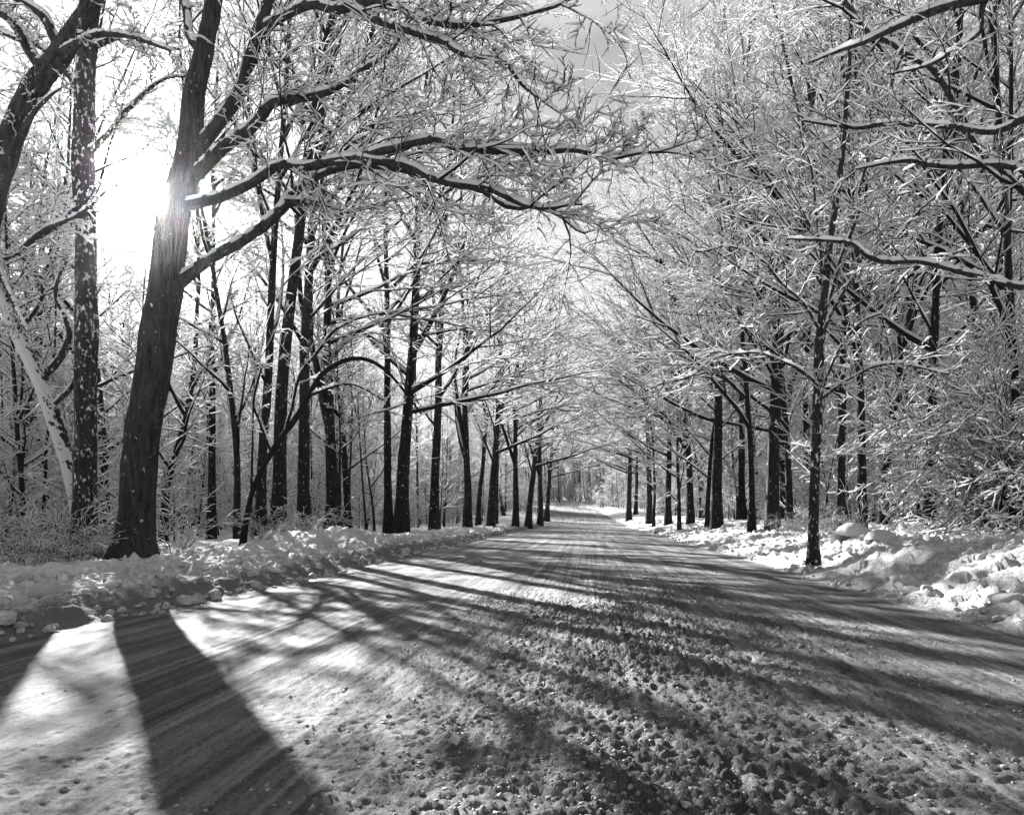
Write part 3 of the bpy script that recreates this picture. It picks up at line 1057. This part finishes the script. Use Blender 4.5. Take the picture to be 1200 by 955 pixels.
# slender young tree on the front of the right bank
d = 12.6
hero_tree('young_tree', 'slender multi-branched young tree alone on the front of the right bank', 'tree',
          [(953, 662, d, 13), (954, 600, d, 11), (957, 506, d, 11), (960, 420, d, 11), (963, 374, d, 10), (972, 290, d, 8), (985, 200, d, 6), (993, 100, d, 5), (1000, -20, d, 2)],
          [[(962, 380, d, 4.3), (985, 300, d, 3.7), (1015, 200, d, 3.1), (1045, 90, d, 2.5), (1060, -10, d, 2)],
           [(963, 372, d, 4.3), (955, 290, d, 3.1), (945, 190, d, 2.5), (930, 100, d, 2)],
           [(961, 400, d, 3.7), (1000, 330, d - .4, 3.1), (1050, 280, d - .8, 2.5), (1100, 230, d - 1, 2)],
           [(962, 390, d, 3.7), (930, 340, d - .5, 3.1), (880, 300, d - 1, 2.5), (820, 290, d - 1.5, 2)],
           [(958, 450, d, 3.7), (920, 420, d - .6, 3.1), (870, 410, d - 1, 2.5), (800, 440, d - 1.4, 3), (760, 460, d - 1.5, 2)],
           [(958, 470, d, 3.7), (1000, 440, d - .5, 3.1), (1060, 430, d - 1, 2.5), (1110, 440, d - 1.2, 2)],
           [(957, 500, d, 3.1), (975, 440, d - .5, 2.5), (1000, 390, d - 1, 3), (1030, 370, d - 1.2, 2)]], 106, M_BARK_SNOWY, (12, 7, 2), 0.03, 12, 50)
occupied.append((5.4, 12.8))
# sapling bowed into an arch
d = 15.5
hero_tree('arching_sapling', 'thin sapling bowed into an arch by snow before the left trunks', 'sapling',
          [(283, 655, d, 6), (290, 600, d, 6), (302, 560, d, 6), (325, 520, d, 6), (350, 485, d, 6), (378, 438, d, 6), (416, 420, d, 5), (450, 432, d, 4), (494, 485, d, 2)],
          [[(335, 505, d, 4), (350, 440, d, 3), (385, 390, d, 3), (430, 372, d, 2)], [(365, 462, d, 4), (410, 450, d, 3), (450, 470, d, 2)],
           [(318, 530, d, 4), (300, 480, d, 3), (310, 430, d, 2)]], 107, M_TWIG, (9, 6, 2), 0.03, 8, 40)

# ------------------------------------------------------------------ forest behind the rows
sun_dir2 = np.array([sd[0], sd[1]]) / math.hypot(sd[0], sd[1])


def free(x, y, mind):
    for a, b in occupied:
        if (a - x) ** 2 + (b - y) ** 2 < mind * mind:
            return False
    return True


def in_view(x, y, margin=0.08):
    v = np.array([x, y, 0.0])
    dp = v @ FWD
    if dp < 4:
        return False
    q = (v @ RGT) / dp
    return abs(q) < PW / 2 / FPX + margin


def clear_of_sun(x, y, height):
    """keeps the gap in the wood through which the low sun reaches the near road"""
    al = x * sun_dir2[0] + y * sun_dir2[1]
    la = x * sun_dir2[1] - y * sun_dir2[0]
    return not (-0.9 < la < 6.2 and 0 < al < height / math.tan(SUN_EL) + 3)


for side in (-1, 1):
    y = 33.0
    while y < 120:
        y += rnd.uniform(2.5, 9.5) if side > 0 else rnd.uniform(3.5, 10)
        x = float(centre(y)) + side * rnd.uniform(6.4, 13)
        if not free(x, y, 1.6):
            continue
        occupied.append((x, y))
        if rnd.random() < 0.4:
            y += rnd.uniform(-2.2, 0.4)
        k = rnd.choice(['reach_a', 'reach_b', 'tall_b', 'pole_a']) if side < 0 else rnd.choice(['fan_a', 'fan_b', 'reach_a', 'pole_a', 'pole_b'])
        o = place(k, x, y, rnd.uniform(0.45, 1.2), (0 if side < 0 else math.pi) + rnd.uniform(-.6, .6), (rnd.gauss(0, .05), rnd.gauss(0, .03)), sz=rnd.uniform(0.85, 1.1))
        tag(o, lab_row if side < 0 else lab_fan, 'tree', G_LEFT if side < 0 else G_RIGHT)

forest = []
tries = 0
while len(forest) < 172 and tries < 30000:
    tries += 1
    y = 9 + 135 * rnd.random() ** 1.15
    side = -1 if rnd.random() < 0.56 else 1
    s_ = (rnd.uniform(9, 40) if side < 0 else 7.5 + 26 * rnd.random() ** 1.2)
    x = float(centre(y)) + side * s_
    if not in_view(x, y) or not free(x, y, 2.4):
        continue
    if side < 0 and not clear_of_sun(x, y, 11 if s_ < 16 else 14 if s_ < 25 else 22):
        continue
    forest.append((x, y, side)); occupied.append((x, y))
lab_fl = 'forest tree among the trunks deep behind the left roadside row'
lab_fr = 'forest tree among the trunks deep behind the right roadside row'
for (x, y, side) in forest:
    s_ = abs(x - float(centre(y)))
    if side < 0:
        k = 'pole_b' if s_ < 16 else rnd.choice(['pole_a', 'pole_b', 'pole_a']) if s_ < 25 else rnd.choice(['tall_a', 'tall_b', 'tall_c', 'pole_a'])
    else:
        k = rnd.choice(['fan_a', 'fan_b', 'tall_a', 'tall_b', 'pole_a', 'fan_b'])
    o = place(k, x, y, rnd.uniform(0.8, 1.1), rnd.uniform(0, 6.28), (rnd.gauss(0, .025), rnd.gauss(0, .025)))
    tag(o, lab_fl if side < 0 else lab_fr, 'tree', 'forest trees left of the road' if side < 0 else 'forest trees right of the road')
n = 0; tries = 0
while n < 34 and tries < 4000:
    tries += 1
    p = on_ground(rnd.uniform(0, 600), rnd.uniform(16, 42))
    if p[0] > float(centre(p[1])) - 7.2 or not free(p[0], p[1], 0.9) or not clear_of_sun(p[0], p[1], 8.0):
        continue
    occupied.append((p[0], p[1])); n += 1
    o = place('pole_c', p[0], p[1], rnd.uniform(0.6, 1.3), rnd.uniform(0, 6.28), (rnd.gauss(0, .06), rnd.gauss(0, .03)), sz=rnd.uniform(.8, 1.1))
    tag(o, 'very thin bare pole standing among the left trunks', 'tree', 'thin poles among the left trunks')
for i in range(26):
    y = rnd.uniform(104, 142); x = float(centre(y)) + (rnd.uniform(5.6, 15) if rnd.random() < 0.7 else -rnd.uniform(5.6, 10))
    o = place(rnd.choice(['tall_a', 'tall_b', 'pole_a', 'tall_c']), x, y, rnd.uniform(0.7, 1.3), rnd.uniform(0, 6.28), (rnd.gauss(0, .04), 0))
    tag(o, 'distant tree closing the view where the road bends away', 'tree', 'distant trees at the bend')
# trees closing the view where the road bends away
n = 0
while n < 34:
    y = rnd.uniform(122, 190); x = rnd.uniform(-22, 16)
    if abs(x - float(centre(y))) < 6 or not free(x, y, 1.6):
        continue
    occupied.append((x, y)); n += 1
    o = place(rnd.choice(['tall_a', 'tall_b', 'pole_a', 'fan_a', 'tall_c']), x, y, rnd.uniform(0.85, 1.2), rnd.uniform(0, 6.28))
    tag(o, 'distant tree closing the view where the road bends away', 'tree', 'distant trees at the bend')

for i in range(46):
    y = rnd.uniform(100, 165); x = rnd.uniform(-20, 22)
    if abs(x - float(centre(y))) < 5.2:
        continue
    o = place(rnd.choice(['sap_a', 'sap_b', 'sap_c']), x, y, rnd.uniform(1.0, 1.9), rnd.uniform(0, 6.28))
    tag(o, 'distant bushy sapling where the road bends away', 'sapling', 'distant saplings at the bend')

# masses nobody could count: a clump repeated on scattered points, one object each
def scatter_mass(name, label, cat, tb, sb, pts, s0, s1):
    tv = np.concatenate(tb.v); sv = np.concatenate(sb.v)
    q = np.concatenate([np.concatenate(tb.q), np.concatenate(sb.q) + len(tv)])
    me = mesh_np(name, np.concatenate([tv, sv, np.array(pts)]), q, M_TWIG)
    me.materials.append(M_SNOW)
    nq = sum(len(a) for a in tb.q)
    me.polygons.foreach_set("material_index", np.concatenate([np.zeros(nq, np.int32), np.ones(len(q) - nq, np.int32)]))
    isp = np.zeros(len(me.vertices)); isp[-len(pts):] = 1
    attr(me, "spot", isp)
    o = link(name, me); o["kind"] = "stuff"
    tag(o, label, cat)
    g = bpy.data.node_groups.new(name, 'GeometryNodeTree')
    g.interface.new_socket("Geometry", in_out='INPUT', socket_type='NodeSocketGeometry')
    g.interface.new_socket("Geometry", in_out='OUTPUT', socket_type='NodeSocketGeometry')
    gi = g.nodes.new("NodeGroupInput"); go = g.nodes.new("NodeGroupOutput")
    at = g.nodes.new("GeometryNodeInputNamedAttribute"); at.data_type = 'FLOAT'; at.inputs['Name'].default_value = "spot"
    cmp_ = g.nodes.new("FunctionNodeCompare"); cmp_.data_type = 'FLOAT'; cmp_.operation = 'GREATER_THAN'; cmp_.inputs[1].default_value = 0.5
    sep = g.nodes.new("GeometryNodeSeparateGeometry"); sep.domain = 'POINT'
    ins = g.nodes.new("GeometryNodeInstanceOnPoints")
    rv = g.nodes.new("FunctionNodeRandomValue"); rv.data_type = 'FLOAT_VECTOR'
    rv.inputs[0].default_value = (0, 0, 0); rv.inputs[1].default_value = (0, 0, 6.28)
    rs = g.nodes.new("FunctionNodeRandomValue"); rs.data_type = 'FLOAT'
    rs.inputs[2].default_value = s0; rs.inputs[3].default_value = s1
    L_ = g.links.new
    L_(at.outputs[0], cmp_.inputs[0]); L_(gi.outputs[0], sep.inputs[0]); L_(cmp_.outputs[0], sep.inputs[1])
    L_(sep.outputs[0], ins.inputs['Points']); L_(sep.outputs[1], ins.inputs['Instance'])
    L_(rv.outputs[0], ins.inputs['Rotation']); L_(rs.outputs[1], ins.inputs['Scale'])
    L_(ins.outputs[0], go.inputs[0])
    md = o.modifiers.new(name, 'NODES'); md.node_group = g


def mass_clump(seed, xy, H, rk, per1, per2, sa, fr=0.24):
    rng = np.random.default_rng(seed)
    tb = Buf(); sb = Buf(); n = len(H)
    P = np.concatenate([np.array(xy, float), np.full((n, 1), -0.3)], 1)
    H = np.array(H, float)
    tr = grow(rng, P, np.tile([0, 0, 1.0], (n, 1)) + rng.normal(0, .07, (n, 3)), H, H * rk, 8, .05)
    tube(tb, tr, 5)
    l1 = spawn(rng, tr, per1, 0.10, 0.98, 52, 10, fr, 0.5, 0.012, 4, .08, (0, 0, .04), 0)
    tube(tb, l1, 3); snow(sb, l1, rng, sa, 3, 0.02, 0)
    l2 = spawn(rng, l1, per2, 0.15, 1.0, 42, 9, 0.45, 0.4, 0.012, 2, .1, (0, 0, .02), .4, rmin=.006)
    tube(tb, l2, 3); snow(sb, l2, rng, sa * 0.75, 3, 0.015, 0.05)
    return tb, sb


rs_ = random.Random(77)
pts = []
while len(pts) < 200:
    a = rs_.uniform(-0.95, 0.85); dd = rs_.uniform(48, 190)
    x = math.sin(a) * dd; y = math.cos(a) * dd
    s_ = x - float(centre(y))
    if (abs(s_) < 32 and y < 122) or abs(s_) < 8.5:
        continue
    pts.append((x, y, zt(x, y)))
while len(pts) < 270:
    a = rs_.uniform(-1.0, -0.3); dd = rs_.uniform(60, 95)
    x = math.sin(a) * dd; y = math.cos(a) * dd
    if abs(x - float(centre(y))) > 24:
        pts.append((x, y, zt(x, y)))
tb, sb = mass_clump(404, [(0, 0), (4, 2.5), (-3.5, 3), (2, -4), (-2.5, -3)], [17, 13, 15, 9, 6], 0.009, 26, 7, 0.05)
scatter_mass("far_wood", "far snowy wood reading as one grey mass behind the forest", "wood", tb, sb, pts, 0.75, 1.25)
pts = []
while len(pts) < 330:
    y = 12 + 130 * rs_.random() ** 1.5
    sg = -1 if rs_.random() < 0.6 else 1
    s_ = (rs_.uniform(11, 36) if sg < 0 else rs_.uniform(9.5, 26)) if y < 100 else rs_.uniform(6.5, 26)
    x = float(centre(y)) + sg * s_
    if not in_view(x, y, 0.15) or not clear_of_sun(x, y, 8.5):
        continue
    pts.append((x, y, zt(x, y)))
for i in range(60):
    y = rs_.uniform(92, 150); sg = -1 if rs_.random() < 0.35 else 1
    x = float(centre(y)) + sg * rs_.uniform(5.8, 15)
    pts.append((x, y, zt(x, y)))
tb, sb = mass_clump(405, [(0, 0), (1.6, 1.0), (-1.5, 0.9), (0.5, -1.7), (-1.2, -1.3), (2.2, -.9), (.4, 2.4)], [5.5, 4.2, 3.2, 4.8, 2.5, 3.0, 8.5], 0.006, 20, 6, 0.034, 0.28)
scatter_mass("undergrowth", "dense snowy undergrowth of thin stems filling the woods between the trunks", "undergrowth", tb, sb, pts, 0.6, 1.2)

# saplings of the understorey
n = 0; tries = 0
while n < 235 and tries < 9000:
    tries += 1
    y = 9 + 85 * rnd.random() ** 1.4
    side = -1 if rnd.random() < 0.62 else 1
    s_ = 6.4 + 20 * rnd.random() ** 1.2
    x = float(centre(y)) + side * s_
    if not in_view(x, y) or not free(x, y, 0.8):
        continue
    if side < 0 and (y < 13 or s_ < 9.5 or not clear_of_sun(x, y, 6.5)):
        continue
    occupied.append((x, y)); n += 1
    o = place(rnd.choice(['sap_a', 'sap_b', 'sap_c']), x, y, rnd.uniform(0.7, 1.25), rnd.uniform(0, 6.28))
    if side < 0:
        tag(o, 'young snow-dusted sapling in the understorey left of the road', 'sapling', 'understorey saplings left of the road')
    else:
        tag(o, 'young snow-dusted sapling in the understorey right of the road', 'sapling', 'understorey saplings right of the road')

# shrub thicket behind the right bank
for i in range(75):
    px = rnd.uniform(1000, 1290); dp = rnd.uniform(9.0, 15.5)
    if px < 1040:
        dp = rnd.uniform(14.5, 17)
    p = on_ground(px, dp)
    if p[0] < 7.3:
        continue
    o = place(rnd.choice(['shrub_a', 'shrub_b']), p[0], p[1], rnd.uniform(0.8, 1.4), rnd.uniform(-0.7, 0.7))
    tag(o, 'arching snow-covered shrub in the thicket on top of the right bank', 'shrub', 'shrubs in the right thicket')
# dry brush along the left bank and right verge
for i in range(40):
    px = rnd.choice([rnd.uniform(-10, 140), rnd.uniform(180, 330), rnd.uniform(300, 430)])
    dp = rnd.uniform(9.5, 14) if px < 300 else rnd.uniform(14, 21)
    p = on_ground(px, dp)
    if p[0] > float(centre(p[1])) - 6.5:
        continue
    o = place(rnd.choice(['brush_a', 'brush_b']), p[0], p[1], rnd.uniform(0.6, 1.1), rnd.uniform(0, 6.28))
    tag(o, 'dry leafless brush sticking out of the snow behind the left bank', 'brush', 'brush behind the left bank')
for i in range(22):
    px = rnd.uniform(830, 1020); dp = rnd.uniform(12, 24)
    p = on_ground(px, dp)
    if p[0] < 5.0:
        continue
    o = place(rnd.choice(['brush_a', 'brush_b']), p[0], p[1], rnd.uniform(0.5, 0.9), rnd.uniform(0, 6.28))
    tag(o, 'dry leafless brush on the slope of the right bank', 'brush', 'brush on the right bank')


# ------------------------------------------------------------------ chunks of ploughed snow and stones
def chunk_mesh(name, seed, mat, blocky=0.35):
    rng = np.random.default_rng(seed)
    nu, nv = 12, 8
    th = np.linspace(0, 2 * math.pi, nu, endpoint=False); ph = np.linspace(0.02, math.pi - 0.02, nv)
    TH, PH_ = np.meshgrid(th, ph)
    d_ = np.stack([np.cos(TH) * np.sin(PH_), np.sin(TH) * np.sin(PH_), np.cos(PH_)], -1)
    e = 1 - blocky
    v = np.sign(d_) * np.abs(d_) ** e
    ln = np.ones(d_.shape[:2])
    for j in range(7):
        ax = nrm(rng.normal(0, 1, 3)); ln = ln + rng.uniform(-0.22, 0.16) * np.clip(d_ @ ax, 0, 1) ** 2
    v = v * ln[..., None] * np.array([1.0, 0.8, 0.62])
    me = mesh_np(name, v, ring_quads(1, nv, nu), mat)
    attr(me, "dirt", np.full(nu * nv, 0.02 if mat is M_GROUND else 0))
    return me


CH = [chunk_mesh("snow_chunk", 200 + i, M_GROUND) for i in range(6)]


def put_chunk(px, dp, size, label, group=None, x=None, y=None):
    if x is None:
        p = on_ground(px, dp); x, y = p[0], p[1]
    z = float(terrain(np.array([x]), np.array([y]))[0])
    o = link("snow_chunk", rnd.choice(CH))
    o.location = (x, y, z + size * 0.22)
    o.rotation_euler = (rnd.uniform(-.4, .4), rnd.uniform(-.4, .4), rnd.uniform(0, 6.28))
    o.scale = (size, size * rnd.uniform(.8, 1.1), size * rnd.uniform(.8, 1.1))
    tag(o, label, 'snow chunk', group)


def mat_rock():
    m, nt, out = new_mat("rock")
    c = nt.nodes.new("ShaderNodeTexCoord").outputs['Object']
    p = N(nt, "ShaderNodeBsdfPrincipled", Roughness=0.85)
    nt.links.new(ramp(nt, noise(nt, c, 4.0, 5, 0.65), [(0.3, 0.03), (0.7, 0.16)]), p.inputs['Base Color'])
    nt.links.new(bump(nt, noise(nt, c, 9.0, 5, 0.65), 0.8, 0.05), p.inputs['Normal'])
    nt.links.new(p.outputs[0], out.inputs[0])
    return m


M_ROCK = mat_rock()


def boulder(px, dp, size, label, seed):
    p = on_ground(px, dp)
    root = thing("boulder", (p[0], p[1], p[2]))
    me = chunk_mesh("rock", seed, M_ROCK, 0.05)
    o = link("rock", me, root); o.scale = (size, size, size); o.location = (0, 0, size * 0.02); o.rotation_euler = (rnd.uniform(-.25, .25), rnd.uniform(-.25, .25), rnd.uniform(0, 6))
    v = np.zeros(len(me.vertices) * 3, np.float32); me.vertices.foreach_get("co", v); v = v.reshape(-1, 3)
    q = ring_quads(1, 8, 12)
    up = v[:, 2] > 0.1
    w = v * 1.015; w[:, 2] = v[:, 2] + (0.10 + 0.14 * vn(v[:, 0] * 3 + 9, v[:, 1] * 3 + 4, seed)) * sst(0.12, 0.45, v[:, 2]) - 0.03
    keep = up[q].sum(1) >= 3
    cm = mesh_np("snow_cap", w, q[keep], M_GROUND); attr(cm, "dirt", np.full(len(w), 0.0))
    c = link("snow_cap", cm, root); c.scale = o.scale; c.location = o.location; c.rotation_euler = o.rotation_euler
    tag(root, label, 'boulder')


boulder(1000, 14.6, 0.46, 'broad snow-capped boulder behind the young tree on the right bank', 301)
boulder(1034, 12.9, 0.30, 'smaller snow-capped rock between the young tree and the thicket', 302)
boulder(772, 43.0, 0.42, 'dark snow-capped rock at the foot of the right bank far along the road', 303)

lab_c = 'rounded chunk of ploughed snow lying on top of the left bank'
for px, dp, sz in [(52, 7.3, .13), (75, 7.6, .09), (18, 7.0, .12), (28, 7.6, .1), (5, 6.6, .09), (137, 8.6, .1), (212, 9.6, .09), (316, 12.5, .12), (300, 12.0, .1),
                   (275, 11.2, .09), (228, 9.9, .07), (244, 10.3, .07), (170, 8.9, .07), (60, 8.2, .08), (98, 8.0, .07), (185, 9.6, .06), (345, 13.6, .09)]:
    put_chunk(px, dp, sz, lab_c, 'snow chunks on the left bank')
put_chunk(1183, 6.95, .15, 'largest pale block of snow low on the right bank face')
lab_r = 'small lump of ploughed snow on the face of the right bank'
for i in range(26):
    y = rnd.uniform(7.0, 16); x = float(centre(y) + edge_right(y)) + rnd.uniform(0.15, 1.8)
    put_chunk(0, 0, rnd.uniform(.04, .09), lab_r, 'snow lumps on the right bank', x, y)
for i in range(26):
    y = rnd.uniform(5.0, 24); x = float(centre(y) + edge_left(y)) + rnd.uniform(-0.1, 0.12)
    put_chunk(0, 0, rnd.uniform(.025, .055), 'small dirty snow clod at the road edge below the left bank', 'clods along the left road edge', x, y)


# ------------------------------------------------------------------ thin scattering volume added to make a glow around the low sun
def sun_glow_haze():
    m, nt, out = new_mat("sun_glow_haze")
    v = N(nt, "ShaderNodeVolumePrincipled")
    v.inputs['Color'].default_value = (0.95, 0.95, 0.95, 1)
    v.inputs['Density'].default_value = 0.00014
    v.inputs['Anisotropy'].default_value = 0.97
    nt.links.new(v.outputs[0], out.inputs['Volume'])
    x0, x1, y0, y1, z0, z1 = -1600, 1600, -320, 2600, -3.0, 90.0
    vs = [(x, y, z) for z in (z0, z1) for y in (y0, y1) for x in (x0, x1)]
    q = [(0, 2, 3, 1), (4, 5, 7, 6), (0, 1, 5, 4), (2, 6, 7, 3), (0, 4, 6, 2), (1, 3, 7, 5)]
    o = link("sun_glow_haze", mesh_np("sun_glow_haze", vs, q, m)); o["kind"] = "stuff"
    tag(o, "thin mist added to the air for a glow around the sun", "sun_glow_haze")


sun_glow_haze()
